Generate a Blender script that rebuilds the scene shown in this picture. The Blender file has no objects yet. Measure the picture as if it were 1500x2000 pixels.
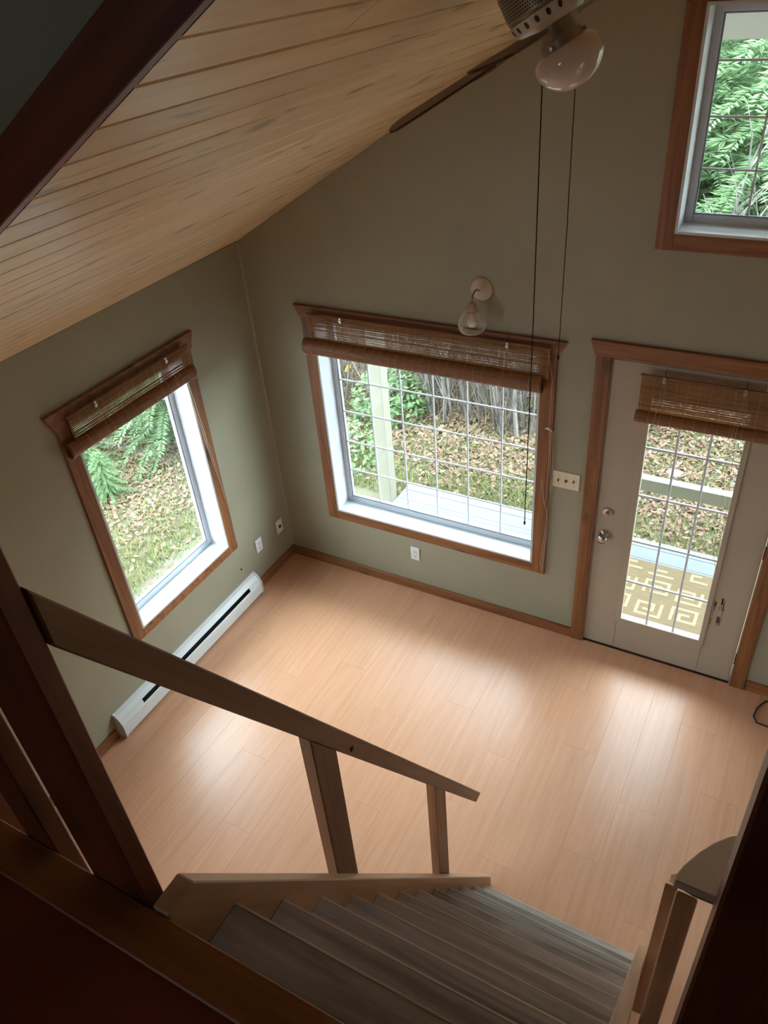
import bpy, bmesh, math, random
from mathutils import Vector, Matrix, Euler
from mathutils import noise as mnoise
random.seed(7)
S = bpy.context.scene
COL = S.collection

# ------------------------------------------------------------------ camera
CP = Vector((3.1912, -3.7561, 3.8823))
RW = Matrix(((0.8763110631976911, -0.22998441320002433, 0.4233037800473467),
             (0.47586532467078957, 0.5501142533336465, -0.6862408477022688),
             (-0.07504074422136278, 0.802796037586263, 0.5915128136756627)))
cd = bpy.data.cameras.new('camera'); cam = bpy.data.objects.new('camera', cd); COL.objects.link(cam)
cd.sensor_fit = 'AUTO'; cd.sensor_width = 36; cd.lens = 27.332; cd.clip_start = 0.02
cam.matrix_world = Matrix.Translation(CP) @ RW.to_4x4()
S.camera = cam

# ------------------------------------------------------------------ sky, exposure
SKY = 12.0
w = bpy.data.worlds.new('overcast_sky'); S.world = w; w.use_nodes = True
wn = w.node_tree.nodes; wl = w.node_tree.links
bg = wn['Background']
tc = wn.new('ShaderNodeTexCoord'); sep = wn.new('ShaderNodeSeparateXYZ'); rp = wn.new('ShaderNodeValToRGB')
wl.new(tc.outputs['Generated'], sep.inputs[0]); wl.new(sep.outputs['Z'], rp.inputs[0]); wl.new(rp.outputs[0], bg.inputs[0])
rp.color_ramp.elements[0].position = 0.0; rp.color_ramp.elements[0].color = (0.70, 0.80, 0.92, 1)
rp.color_ramp.elements[1].position = 0.8; rp.color_ramp.elements[1].color = (0.79, 0.90, 1.0, 1)
bg.inputs[1].default_value = SKY
S.view_settings.view_transform = 'Standard'; S.view_settings.look = 'None'
S.view_settings.gamma = 1; S.view_settings.exposure = 0.62; S.view_settings.use_curve_mapping = False
try:
    S.cycles.use_denoising = True
    S.cycles.max_bounces = 14; S.cycles.diffuse_bounces = 8; S.cycles.glossy_bounces = 4
    S.cycles.transparent_max_bounces = 16; S.cycles.sample_clamp_indirect = 8
except Exception: pass

# ------------------------------------------------------------------ materials
def srgb(r, g, b):
    f = lambda c: (c/255/12.92) if c/255 <= .04045 else ((c/255+.055)/1.055)**2.4
    return (f(r), f(g), f(b), 1)
MATS = {}
def newmat(name):
    m = bpy.data.materials.new(name); m.use_nodes = True; MATS[name] = m
    return m, m.node_tree.nodes, m.node_tree.links, m.node_tree.nodes['Principled BSDF']
def plain(name, col, rough=.5, metal=0, noise=0.0, nscale=30, bump=0.0, spec=.5, coat=0):
    m, N, L, P = newmat(name)
    P.inputs['Roughness'].default_value = rough; P.inputs['Metallic'].default_value = metal
    P.inputs['Specular IOR Level'].default_value = spec
    P.inputs['Coat Weight'].default_value = coat
    P.inputs['Base Color'].default_value = col
    if noise or bump:
        t = N.new('ShaderNodeTexCoord'); n = N.new('ShaderNodeTexNoise'); n.inputs['Scale'].default_value = nscale; n.inputs['Detail'].default_value = 4
        L.new(t.outputs['Object'], n.inputs['Vector'])
        if noise:
            r = N.new('ShaderNodeValToRGB')
            a = [max(0, c*(1-noise)) for c in col[:3]]+[1]; b = [min(1, c*(1+noise)) for c in col[:3]]+[1]
            r.color_ramp.elements[0].color = a; r.color_ramp.elements[0].position = .3
            r.color_ramp.elements[1].color = b; r.color_ramp.elements[1].position = .7
            L.new(n.outputs[0], r.inputs[0]); L.new(r.outputs[0], P.inputs['Base Color'])
        if bump:
            bm_ = N.new('ShaderNodeBump'); bm_.inputs['Strength'].default_value = bump; bm_.inputs['Distance'].default_value = .01
            L.new(n.outputs[0], bm_.inputs['Height']); L.new(bm_.outputs[0], P.inputs['Normal'])
    return m
def wood(name, c_lo, c_hi, axis=(1, 0, 0), grain=18, stretch=.06, knots=1.0, knot_col=None, rough=.45, vary=.12, smear=0, knot_scale=3.0, spec=.5, coat=0):
    """grain running along axis, knots as stretched dark spots"""
    m, N, L, P = newmat(name)
    P.inputs['Roughness'].default_value = rough; P.inputs['Specular IOR Level'].default_value = spec; P.inputs['Coat Weight'].default_value = coat
    P.inputs['Coat Roughness'].default_value = .25
    tc = N.new('ShaderNodeTexCoord'); oi = N.new('ShaderNodeObjectInfo')
    a = Vector(axis).normalized()
    q = Vector((1, 0, 0)).rotation_difference(a).inverted().to_euler()
    mp = N.new('ShaderNodeMapping'); mp.inputs['Rotation'].default_value = q
    L.new(tc.outputs['Object'], mp.inputs['Vector'])
    off = N.new('ShaderNodeVectorMath'); off.operation = 'SCALE'; off.inputs[0].default_value = (7.3, 3.1, 5.7)
    L.new(oi.outputs['Random'], off.inputs['Scale'])
    ad = N.new('ShaderNodeVectorMath'); ad.operation = 'ADD'; L.new(mp.outputs[0], ad.inputs[0]); L.new(off.outputs[0], ad.inputs[1])
    sc = N.new('ShaderNodeVectorMath'); sc.operation = 'MULTIPLY'; sc.inputs[1].default_value = (grain*stretch, grain, grain)
    L.new(ad.outputs[0], sc.inputs[0])
    n1 = N.new('ShaderNodeTexNoise'); n1.inputs['Scale'].default_value = 1; n1.inputs['Detail'].default_value = 6; n1.inputs['Roughness'].default_value = .6; n1.inputs['Distortion'].default_value = .6
    L.new(sc.outputs[0], n1.inputs['Vector'])
    r = N.new('ShaderNodeValToRGB'); r.color_ramp.elements[0].position = .32; r.color_ramp.elements[1].position = .68
    r.color_ramp.elements[0].color = c_lo; r.color_ramp.elements[1].color = c_hi
    L.new(n1.outputs[0], r.inputs[0]); col = r.outputs[0]
    if knots:
        sk = N.new('ShaderNodeVectorMath'); sk.operation = 'MULTIPLY'; sk.inputs[1].default_value = (knot_scale*.45, knot_scale, knot_scale)
        L.new(ad.outputs[0], sk.inputs[0])
        v = N.new('ShaderNodeTexVoronoi'); v.inputs['Scale'].default_value = 1; L.new(sk.outputs[0], v.inputs['Vector'])
        r2 = N.new('ShaderNodeValToRGB'); r2.color_ramp.elements[0].position = .07; r2.color_ramp.elements[1].position = .19
        r2.color_ramp.elements[0].color = (1, 1, 1, 1); r2.color_ramp.elements[1].color = (0, 0, 0, 1)
        L.new(v.outputs['Distance'], r2.inputs[0])
        mu = N.new('ShaderNodeMath'); mu.operation = 'MULTIPLY'; mu.inputs[1].default_value = knots; L.new(r2.outputs[0], mu.inputs[0])
        mx = N.new('ShaderNodeMix'); mx.data_type = 'RGBA'; L.new(mu.outputs[0], mx.inputs['Factor']); L.new(col, mx.inputs['A'])
        mx.inputs['B'].default_value = knot_col or [c*.25 for c in c_lo[:3]]+[1]; col = mx.outputs['Result']
    if smear:
        sk = N.new('ShaderNodeVectorMath'); sk.operation = 'MULTIPLY'; sk.inputs[1].default_value = (3.2, 22, 22); L.new(ad.outputs[0], sk.inputs[0])
        n3 = N.new('ShaderNodeTexNoise'); n3.inputs['Scale'].default_value = 1; n3.inputs['Detail'].default_value = 2; L.new(sk.outputs[0], n3.inputs['Vector'])
        r3 = N.new('ShaderNodeValToRGB'); r3.color_ramp.elements[0].position = .64; r3.color_ramp.elements[1].position = .74
        L.new(n3.outputs[0], r3.inputs[0])
        mu = N.new('ShaderNodeMath'); mu.operation = 'MULTIPLY'; mu.inputs[1].default_value = smear; L.new(r3.outputs[0], mu.inputs[0])
        mx = N.new('ShaderNodeMix'); mx.data_type = 'RGBA'; L.new(mu.outputs[0], mx.inputs['Factor']); L.new(col, mx.inputs['A'])
        mx.inputs['B'].default_value = [c*.3 for c in c_lo[:3]]+[1]; col = mx.outputs['Result']
    hs = N.new('ShaderNodeHueSaturation'); L.new(col, hs.inputs['Color'])
    mr = N.new('ShaderNodeMapRange'); mr.inputs['To Min'].default_value = 1-vary; mr.inputs['To Max'].default_value = 1+vary
    L.new(oi.outputs['Random'], mr.inputs['Value']); L.new(mr.outputs[0], hs.inputs['Value']); L.new(hs.outputs[0], P.inputs['Base Color'])
    bp = N.new('ShaderNodeBump'); bp.inputs['Strength'].default_value = .12; bp.inputs['Distance'].default_value = .004
    L.new(n1.outputs[0], bp.inputs['Height']); L.new(bp.outputs[0], P.inputs['Normal'])
    return m
X, Y, Z = (1, 0, 0), (0, 1, 0), (0, 0, 1)
SL = 0.571; ZC = 2.464; RX = 3.30
RZ = ZC+SL*RX
paint = plain('sage_wall_paint', srgb(156, 152, 129), .5, noise=.04, nscale=3, bump=.03)
white_vinyl = plain('white_vinyl', srgb(204, 209, 216), .35)
white_paint = plain('white_window_liner_paint', srgb(206, 210, 213), .4)
door_paint = plain('cream_door_paint', srgb(176, 162, 140), .45, noise=.03, nscale=4)
trimc = (srgb(112, 66, 36), srgb(158, 104, 62))
trimX = wood('fir_trim_across', *trimc, X, grain=26, knots=.9, knot_scale=5); trimZ = wood('fir_trim_upright', *trimc, Z, grain=26, knots=.9, knot_scale=5)
trimY = wood('fir_trim_lengthwise', *trimc, Y, grain=26, knots=.9, knot_scale=5)
darkc = (srgb(96, 44, 20), srgb(140, 70, 34))
slope_dir = (1, 0, SL)
darkS = wood('stained_beam_wood', *darkc, slope_dir, knots=.8, knot_scale=4, grain=14)
darkZ = wood('stained_post_wood', *darkc, Z, knots=.8, knot_scale=4, grain=14)
darkX = wood('stained_edge_wood', srgb(120, 68, 30), srgb(168, 104, 52), X, knots=.9, knot_scale=4, grain=14)
stair_dir = (0, 1, -1.645)
railS = wood('stair_rail_wood', srgb(112, 76, 50), srgb(158, 116, 82), stair_dir, grain=22, knots=.6, knot_scale=4)
railZ = wood('stair_post_wood', srgb(108, 68, 40), srgb(150, 104, 66), Z, grain=22, knots=.7, knot_scale=4)
stringM = wood('stair_stringer_wood', srgb(168, 128, 92), srgb(206, 168, 130), stair_dir, grain=16, knots=.6, knot_scale=3)
treadM = wood('weathered_tread_wood', srgb(122, 116, 106), srgb(208, 201, 190), X, grain=15, stretch=.07, knots=.7, knot_scale=4, rough=.75, vary=.24, spec=.25)
nosingM = wood('worn_lit_nosing_wood', srgb(190, 178, 160), srgb(222, 210, 192), X, grain=30, knots=0)  # worn edge; the pale tone also stands for light on the bevel
capM = wood('pale_lit_rail_end', srgb(222, 192, 170), srgb(238, 214, 194), stair_dir, grain=22, knots=.2)  # rail wood lightened to stand for window light on this end
ceilM = wood('ceiling_pine_board', srgb(228, 194, 148), srgb(243, 218, 178), Y, grain=14, stretch=.08, knots=.6, knot_scale=5, smear=.75, rough=.35, vary=.07)
groove = plain('dark_board_joint', srgb(70, 42, 24), .9)
loftM = plain('loft_floor_brown_finish', srgb(132, 58, 26), .7, noise=.1, nscale=8)
soffitM = plain('pale_grey_soffit', srgb(224, 220, 220), .7)
metalM = plain('satin_nickel', srgb(190, 186, 176), .28, metal=1)
ivory = plain('ivory_plastic', srgb(232, 220, 190), .35)
white_pl = plain('white_plastic', srgb(228, 230, 228), .35)
black_pl = plain('black_plastic', srgb(18, 18, 18), .5)
heaterM = plain('white_enamel', srgb(226, 230, 228), .35)
heat_in = plain('dark_heater_fins', srgb(40, 42, 40), .5, metal=.6)
cordM = plain('brown_pull_cord', srgb(40, 30, 22), .8)
wcord = plain('off_white_cord', srgb(196, 176, 150), .8)
pewter = plain('antique_white_metal', srgb(150, 138, 118), .35, metal=.25)
perf = plain('dark_perforation', srgb(30, 24, 18), .6)
bladeM = wood('fan_blade_wood', srgb(70, 40, 22), srgb(100, 62, 36), X, grain=20, knots=0)
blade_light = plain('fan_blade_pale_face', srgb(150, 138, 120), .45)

def mat_floor():
    m = wood('laminate_floor', srgb(216, 160, 123), srgb(226, 173, 137), Y, grain=40, stretch=.05, knots=0, knot_scale=9, rough=.30, vary=.02, spec=.5)
    return m
floorM = mat_floor()

def mat_glass(name, tint=(.93, .97, .96)):
    m, N, L, P = newmat(name); N.remove(P)
    out = N['Material Output']; tr = N.new('ShaderNodeBsdfTransparent'); tr.inputs[0].default_value = (*tint, 1)
    gl = N.new('ShaderNodeBsdfGlossy'); gl.inputs['Roughness'].default_value = .02
    fr = N.new('ShaderNodeFresnel'); fr.inputs[0].default_value = 1.45
    # only the face a ray enters by reflects; leaving the pane it just passes
    ge = N.new('ShaderNodeNewGeometry'); iv = N.new('ShaderNodeMath'); iv.operation = 'SUBTRACT'; iv.inputs[0].default_value = 1; L.new(ge.outputs['Backfacing'], iv.inputs[1])
    mu = N.new('ShaderNodeMath'); mu.operation = 'MULTIPLY'; L.new(iv.outputs[0], mu.inputs[0]); L.new(fr.outputs[0], mu.inputs[1])
    mx = N.new('ShaderNodeMixShader'); L.new(mu.outputs[0], mx.inputs[0]); L.new(tr.outputs[0], mx.inputs[1]); L.new(gl.outputs[0], mx.inputs[2])
    L.new(mx.outputs[0], out.inputs[0]); return m
glassM = mat_glass('window_glass')
def mat_shade():
    m, N, L, P = newmat('ribbed_clear_glass'); P.inputs['Roughness'].default_value = .12; P.inputs['Base Color'].default_value = (.7, .7, .66, 1)
    tr = N.new('ShaderNodeBsdfTransparent'); mx = N.new('ShaderNodeMixShader'); lw = N.new('ShaderNodeLayerWeight'); lw.inputs[0].default_value = .35
    L.new(lw.outputs['Facing'], mx.inputs[0]); L.new(tr.outputs[0], mx.inputs[1]); L.new(P.outputs[0], mx.inputs[2]); L.new(mx.outputs[0], N['Material Output'].inputs[0])
    return m
shadeM = mat_shade()
opalM = plain('opal_white_glass', srgb(214, 200, 188), .12, coat=.6)

def mat_bamboo(name, lo, hi, trans=.35, axis=X):
    m, N, L, P = newmat(name)
    tc = N.new('ShaderNodeTexCoord'); mp = N.new('ShaderNodeMapping')
    sc = [260, 260, 260]; sc[0] = 6
    mp.inputs['Scale'].default_value = sc
    L.new(tc.outputs['Object'], mp.inputs[0]); n = N.new('ShaderNodeTexNoise'); n.inputs['Scale'].default_value = 1; n.inputs['Detail'].default_value = 2
    L.new(mp.outputs[0], n.inputs['Vector']); r = N.new('ShaderNodeValToRGB'); r.color_ramp.elements[0].color = lo; r.color_ramp.elements[1].color = hi
    r.color_ramp.elements[0].position = .3; r.color_ramp.elements[1].position = .7
    L.new(n.outputs[0], r.inputs[0]); L.new(r.outputs[0], P.inputs['Base Color']); P.inputs['Roughness'].default_value = .55
    if trans:
        tl = N.new('ShaderNodeBsdfTranslucent'); L.new(r.outputs[0], tl.inputs[0]); mx = N.new('ShaderNodeMixShader'); mx.inputs[0].default_value = trans
        L.new(P.outputs[0], mx.inputs[1]); L.new(tl.outputs[0], mx.inputs[2]); L.new(mx.outputs[0], N['Material Output'].inputs[0])
    return m
reedM = mat_bamboo('bamboo_reed', srgb(150, 106, 62), srgb(206, 162, 108), .5)
rollM = mat_bamboo('bamboo_roll', srgb(104, 62, 32), srgb(150, 100, 58), 0)

# ------------------------------------------------------------------ helpers
def new_bm(): return bmesh.new()
def add_box(bm, x0, x1, y0, y1, z0, z1, bev=0):
    x0, x1 = min(x0, x1), max(x0, x1); y0, y1 = min(y0, y1), max(y0, y1); z0, z1 = min(z0, z1), max(z0, z1)
    V = [bm.verts.new(p) for p in ((x0, y0, z0), (x1, y0, z0), (x1, y1, z0), (x0, y1, z0), (x0, y0, z1), (x1, y0, z1), (x1, y1, z1), (x0, y1, z1))]
    F = [bm.faces.new([V[i] for i in f]) for f in ((0, 3, 2, 1), (4, 5, 6, 7), (0, 1, 5, 4), (1, 2, 6, 5), (2, 3, 7, 6), (3, 0, 4, 7))]
    if bev:
        E = list({e for f in F for e in f.edges})
        bmesh.ops.bevel(bm, geom=E, offset=bev, segments=1, affect='EDGES', profile=.5)
def add_prism(bm, poly, axis, a, b, bev=0):
    """poly in the two other axes (in x,y,z order), extruded along axis from a to b"""
    def p3(q, t):
        q = list(q); q.insert(axis, t); return q
    A = [bm.verts.new(p3(q, a)) for q in poly]; B = [bm.verts.new(p3(q, b)) for q in poly]
    F = [bm.faces.new(A), bm.faces.new(B[::-1])]
    n = len(poly)
    for i in range(n): F.append(bm.faces.new((A[i], B[i], B[(i+1) % n], A[(i+1) % n])))
    bmesh.ops.recalc_face_normals(bm, faces=F)
    if bev:
        E = list({e for f in F for e in f.edges})
        bmesh.ops.bevel(bm, geom=E, offset=bev, segments=1, affect='EDGES', profile=.5)
def add_tube(bm, pts, r, n=6, cap=True):
    pts = [Vector(p) for p in pts]; rings = []
    rr = r if isinstance(r, (list, tuple)) else [r]*len(pts)
    for i, p in enumerate(pts):
        d = (pts[min(i+1, len(pts)-1)]-pts[max(i-1, 0)]).normalized()
        u = d.cross(Vector((0, 0, 1)) if abs(d.z) < .9 else Vector((1, 0, 0))).normalized(); v = d.cross(u)
        rings.append([bm.verts.new(p+(u*math.cos(2*math.pi*k/n)+v*math.sin(2*math.pi*k/n))*rr[i]) for k in range(n)])
    for a, b in zip(rings, rings[1:]):
        for k in range(n): bm.faces.new((a[k], a[(k+1) % n], b[(k+1) % n], b[k]))
    if cap and n > 2: bm.faces.new(rings[0][::-1]); bm.faces.new(rings[-1])
def add_lathe(bm, prof, n=32, M=None, cap=True):
    """prof: (r,z) list, around local z"""
    rings = []
    for r, z in prof:
        ring = []
        for k in range(n):
            p = Vector((r*math.cos(2*math.pi*k/n), r*math.sin(2*math.pi*k/n), z))
            ring.append(bm.verts.new(M @ p if M else p))
        rings.append(ring)
    F = []
    for a, b in zip(rings, rings[1:]):
        for k in range(n): F.append(bm.faces.new((a[k], a[(k+1) % n], b[(k+1) % n], b[k])))
    if cap:
        if prof[0][0] > 1e-4: F.append(bm.faces.new(rings[0][::-1]))
        if prof[-1][0] > 1e-4: F.append(bm.faces.new(rings[-1]))
    bmesh.ops.recalc_face_normals(bm, faces=F)
def obj(name, bm, m, parent=None, smooth=False, **props):
    me = bpy.data.meshes.new(name); bm.to_mesh(me); bm.free()
    if smooth:
        for p in me.polygons: p.use_smooth = True
    for mm in (m if isinstance(m, (list, tuple)) else [m]): me.materials.append(mm)
    o = bpy.data.objects.new(name, me); COL.objects.link(o)
    if parent: o.parent = parent
    for k, v in props.items(): o[k] = v
    return o
def boxo(name, dims, m, parent=None, bev=0, **props):
    bm = new_bm(); add_box(bm, *dims, bev=bev); return obj(name, bm, m, parent, **props)
def prismo(name, poly, axis, a, b, m, parent=None, bev=0, **props):
    bm = new_bm(); add_prism(bm, poly, axis, a, b, bev); return obj(name, bm, m, parent, **props)
def empty(name, loc=(0, 0, 0), rotz=0, label=None, cat=None, group=None, kind=None):
    o = bpy.data.objects.new(name, None); COL.objects.link(o); o.location = loc; o.rotation_euler = (0, 0, rotz); o.empty_display_size = .1
    if label: o['label'] = label
    if cat: o['category'] = cat
    if group: o['group'] = group
    if kind: o['kind'] = kind
    return o
def tag(o, label, cat, group=None):
    o['label'] = label; o['category'] = cat
    if group: o['group'] = group
    return o

# ------------------------------------------------------------------ setting: walls
YD = -2.79; ROOMX = 6.6; YB = -7.0; TOPZ = 4.75; T = .17
WX0, WX1, WZ0, WZ1 = .493, 1.970, .562, 2.035
DX0, DX1, DZ1 = 2.335, 3.277, 2.068
UX0, UX1, UZ0, UZ1 = 2.562, 4.040, 2.711, 3.595
LY0, LY1, LZ0, LZ1 = -1.563, -.697, .572, 2.021
def roofz(x): return ZC+SL*x if x <= RX else ZC+SL*(2*RX-x)
def wall_gable(name, y0, y1, holes, m):
    bm = new_bm()
    xs = sorted({0-T, 0, RX, ROOMX, ROOMX+T} | {v for h in holes for v in h[:2]})
    for a, b in zip(xs, xs[1:]):
        mid = (a+b)/2
        hs = sorted([h for h in holes if h[0] <= mid <= h[1]], key=lambda h: h[2])
        z = -.45
        for h in hs:
            if h[2] > z: add_prism(bm, [(a, z), (b, z), (b, h[2]), (a, h[2])], 1, y0, y1)
            z = h[3]
        add_prism(bm, [(a, z), (b, z), (b, roofz(b)), (a, roofz(a))], 1, y0, y1)
    bmesh.ops.remove_doubles(bm, verts=bm.verts, dist=1e-5)
    return obj(name, bm, m, kind='structure')
wall_gable('wall_back', 0, T, [(WX0, WX1, WZ0, WZ1), (DX0, DX1, -.02, DZ1), (UX0, UX1, UZ0, UZ1)], paint)
def wall_side(name, x0, x1, holes, ztop, m):
    bm = new_bm(); ys = sorted({YB, YD, 0} | {v for h in holes for v in h[:2]})
    for a, b in zip(ys, ys[1:]):
        mid = (a+b)/2; hs = [h for h in holes if h[0] <= mid <= h[1]]; z = -.45; top = ztop if mid > YD else TOPZ
        for h in hs:
            add_box(bm, x0, x1, a, b, z, h[2]); z = h[3]
        add_box(bm, x0, x1, a, b, z, top)
    return obj(name, bm, m, kind='structure')
# unseen openings added to brighten the room: one at the left under the loft, one on the right, a small one in the loft
SIDE_L = [(LY0, LY1, LZ0, LZ1), (-5.6, -4.2, .6, 2.0)]
SIDE_R = [(-3.1, -2.4, .5, 1.7)]
wall_side('wall_left', -T, 0, SIDE_L, ZC, paint)
wall_side('wall_right', ROOMX, ROOMX+T, SIDE_R, ZC, paint)
bm = new_bm()
FH = [(1.0, 1.45, 3.2, 3.65)]
xs = [-T, 1.0, 1.45, ROOMX+T]
for a, b in zip(xs, xs[1:]):
    h = [q for q in FH if q[0] == a]
    if h: add_box(bm, a, b, YB-T, YB, -.45, h[0][2]); add_box(bm, a, b, YB-T, YB, h[0][3], TOPZ)
    else: add_box(bm, a, b, YB-T, YB, -.45, TOPZ)
obj('wall_front', bm, paint, kind='structure')
# raised wall above the edge of the loft: drywall over the sloping header
bm = new_bm()
add_prism(bm, [(0, roofz(0)+.03), (RX, RZ+.03), (RX, TOPZ), (0, TOPZ)], 1, YD, YD+.1)
add_prism(bm, [(RX, RZ+.03), (ROOMX, roofz(ROOMX)+.03), (ROOMX, TOPZ), (RX, TOPZ)], 1, YD, YD+.1)
obj('wall_above_loft', bm, paint, kind='structure')
boxo('ceiling_above_loft', (-T, ROOMX+T, YB-T, YD+.1, TOPZ, TOPZ+.1), paint, kind='structure')

# sloping header board along the foot of that wall
cs = 1/math.hypot(1, SL)
hb = .094/cs
prismo('trim_1', [(0, roofz(0)-.004), (RX, RZ-.004), (RX, RZ-.004+hb), (0, roofz(0)-.004+hb)], 1, YD-.024, YD, darkS, bev=.002, kind='structure')
prismo('trim_2', [(RX, RZ-.004), (ROOMX, roofz(ROOMX)-.004), (ROOMX, roofz(ROOMX)-.004+hb), (RX, RZ-.004+hb)], 1, YD-.024, YD, darkS, kind='structure')

# ------------------------------------------------------------------ plank ceiling
ceil_root = empty('ceiling', kind='structure')
PW = .1215; RP = .011
L_slope = RX/cs
rot = Matrix.Rotation(-math.atan(SL), 4, 'Y')
def ceil_plank(v0, v1, y0, y1, side=1, dz=0):
    bm = new_bm(); t = .018; c = .0055
    # cross-section across the slope with eased edges, local z up off the ceiling plane
    g = .0016; poly = [(v0+RP/2, dz+.0), (v1-RP/2, dz+.0), (v1-g, dz+c*1.4), (v1-g, t), (v0+g, t), (v0+g, dz+c*1.4)]
    add_prism(bm, [(a, b) for a, b in poly], 1, y0, y1)
    if side == 1: bmesh.ops.transform(bm, matrix=Matrix.Translation((0, 0, ZC)) @ rot, verts=bm.verts)
    else: bmesh.ops.transform(bm, matrix=Matrix.Translation((2*RX, 0, 0)) @ Matrix.Scale(-1, 4, (1, 0, 0)) @ Matrix.Translation((0, 0, ZC)) @ rot, verts=bm.verts); bmesh.ops.reverse_faces(bm, faces=bm.faces)
    return obj('plank', bm, ceilM, ceil_root)
rnd = random.Random(3)
n = int(L_slope/PW)
for k in range(n+1):
    v0 = k*PW+.004; v1 = min(v0+PW, L_slope-.002)
    if v1-v0 < .03: continue
    j = rnd.random()
    cuts = [0, YD+.013] if j < .55 else [0, -rnd.uniform(.6, 2.2), YD+.013]
    for a, b in zip(cuts, cuts[1:]): ceil_plank(v0, v1, b+.0006, a-.0006, 1, rnd.uniform(0, .0008))
for k in range(n+1):
    v0 = k*PW+.004; v1 = min(v0+PW, L_slope-.002)
    if v1-v0 < .03: continue
    ceil_plank(v0, v1, YD+.013, -.0006, 2)
# roof deck over the planks and out over the porch
bm = new_bm()
ZR = .02
OV = .45
add_prism(bm, [(-OV, roofz(-OV)+ZR), (RX, RZ+ZR), (RX, RZ+ZR+.12), (-OV, roofz(-OV)+ZR+.12)], 1, YD+.013, 1.46)
add_prism(bm, [(RX, RZ+ZR), (ROOMX+OV, roofz(ROOMX+OV)+ZR), (ROOMX+OV, roofz(ROOMX+OV)+ZR+.12), (RX, RZ+ZR+.12)], 1, YD+.013, 1.46)
obj('roof', bm, [groove], kind='structure')
# pale soffit board under the porch side of the roof
bm = new_bm()
for s in (0, 1):
    a = [(-OV, roofz(-OV)+ZR-.02), (RX, RZ+ZR-.02), (RX, RZ+ZR-.001), (-OV, roofz(-OV)+ZR-.001)]
    if s: a = [(2*RX-x, z) for x, z in a]
    add_prism(bm, a, 1, T+.002, 1.46)
obj('ceiling_porch', bm, soffitM, kind='structure')
# header beam of the porch gable
bm = new_bm()
add_prism(bm, [(RX-(RZ-3.32)/SL+.03, 3.322), (RX+(RZ-3.32)/SL-.03, 3.322), (RX+(RZ-3.75)/SL, 3.75), (RX-(RZ-3.75)/SL, 3.75)], 1, 1.28, 1.42)
obj('trim_3', bm, soffitM, kind='structure')

# ------------------------------------------------------------------ laminate floor
fr_ = empty('floor', kind='structure')
boxo('subfloor', (0, ROOMX, YB, 0, -.12, -.0125), groove, fr_)
rf = random.Random(11); BW = .192; BL = 1.29
meshes = {}
def floor_board(x0, x1, y0, y1):
    key = (round(x1-x0, 3), round(y1-y0, 3))
    if key not in meshes:
        bm = new_bm(); g = .0002; c = .0005
        lx, ly = x1-x0, y1-y0
        b0 = [bm.verts.new(p) for p in ((g, g, -.012), (lx-g, g, -.012), (lx-g, ly-g, -.012), (g, ly-g, -.012))]
        b1 = [bm.verts.new(p) for p in ((g, g, -c), (lx-g, g, -c), (lx-g, ly-g, -c), (g, ly-g, -c))]
        b2 = [bm.verts.new(p) for p in ((g+c, g+c, 0), (lx-g-c, g+c, 0), (lx-g-c, ly-g-c, 0), (g+c, ly-g-c, 0))]
        for i in range(4):
            j = (i+1) % 4; bm.faces.new((b0[i], b0[j], b1[j], b1[i])); bm.faces.new((b1[i], b1[j], b2[j], b2[i]))
        bm.faces.new(b2); bm.faces.new(b0[::-1])
        me = bpy.data.meshes.new('plank'); bm.to_mesh(me); bm.free(); me.materials.append(floorM); meshes[key] = me
    o = bpy.data.objects.new('plank', meshes[key]); COL.objects.link(o); o.parent = fr_; o.location = (x0, y0, 0)
x = 0.0; ci = 0
while x < 4.2:
    x1 = x+BW; st = -[.43, .86, .2, 1.1][ci % 4]
    y = 0
    ny = st
    while y > -4.4:
        floor_board(x, x1, max(ny, -4.4), y); y = max(ny, -4.4); ny -= BL
    x = x1; ci += 1
boxo('far_boards', (x+.001, ROOMX, -4.4, 0, -.012, 0), floorM, fr_)
boxo('far_boards', (0, ROOMX, YB, -4.401, -.012, 0), floorM, fr_)

# ------------------------------------------------------------------ baseboards
def bb(name, dims, m): return boxo(name, dims, m, bev=.002, kind='structure')
bb('baseboard_back', (.015, DX0-.075, -.014, 0, 0, .08), trimX)
bb('baseboard_back.001', (DX1+.085, ROOMX, -.014, 0, 0, .08), trimX)
bb('baseboard_left', (0, .014, YB, -1.985, 0, .08), trimY)
bb('baseboard_left.001', (0, .014, -.46, 0, 0, .08), trimY)

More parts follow.
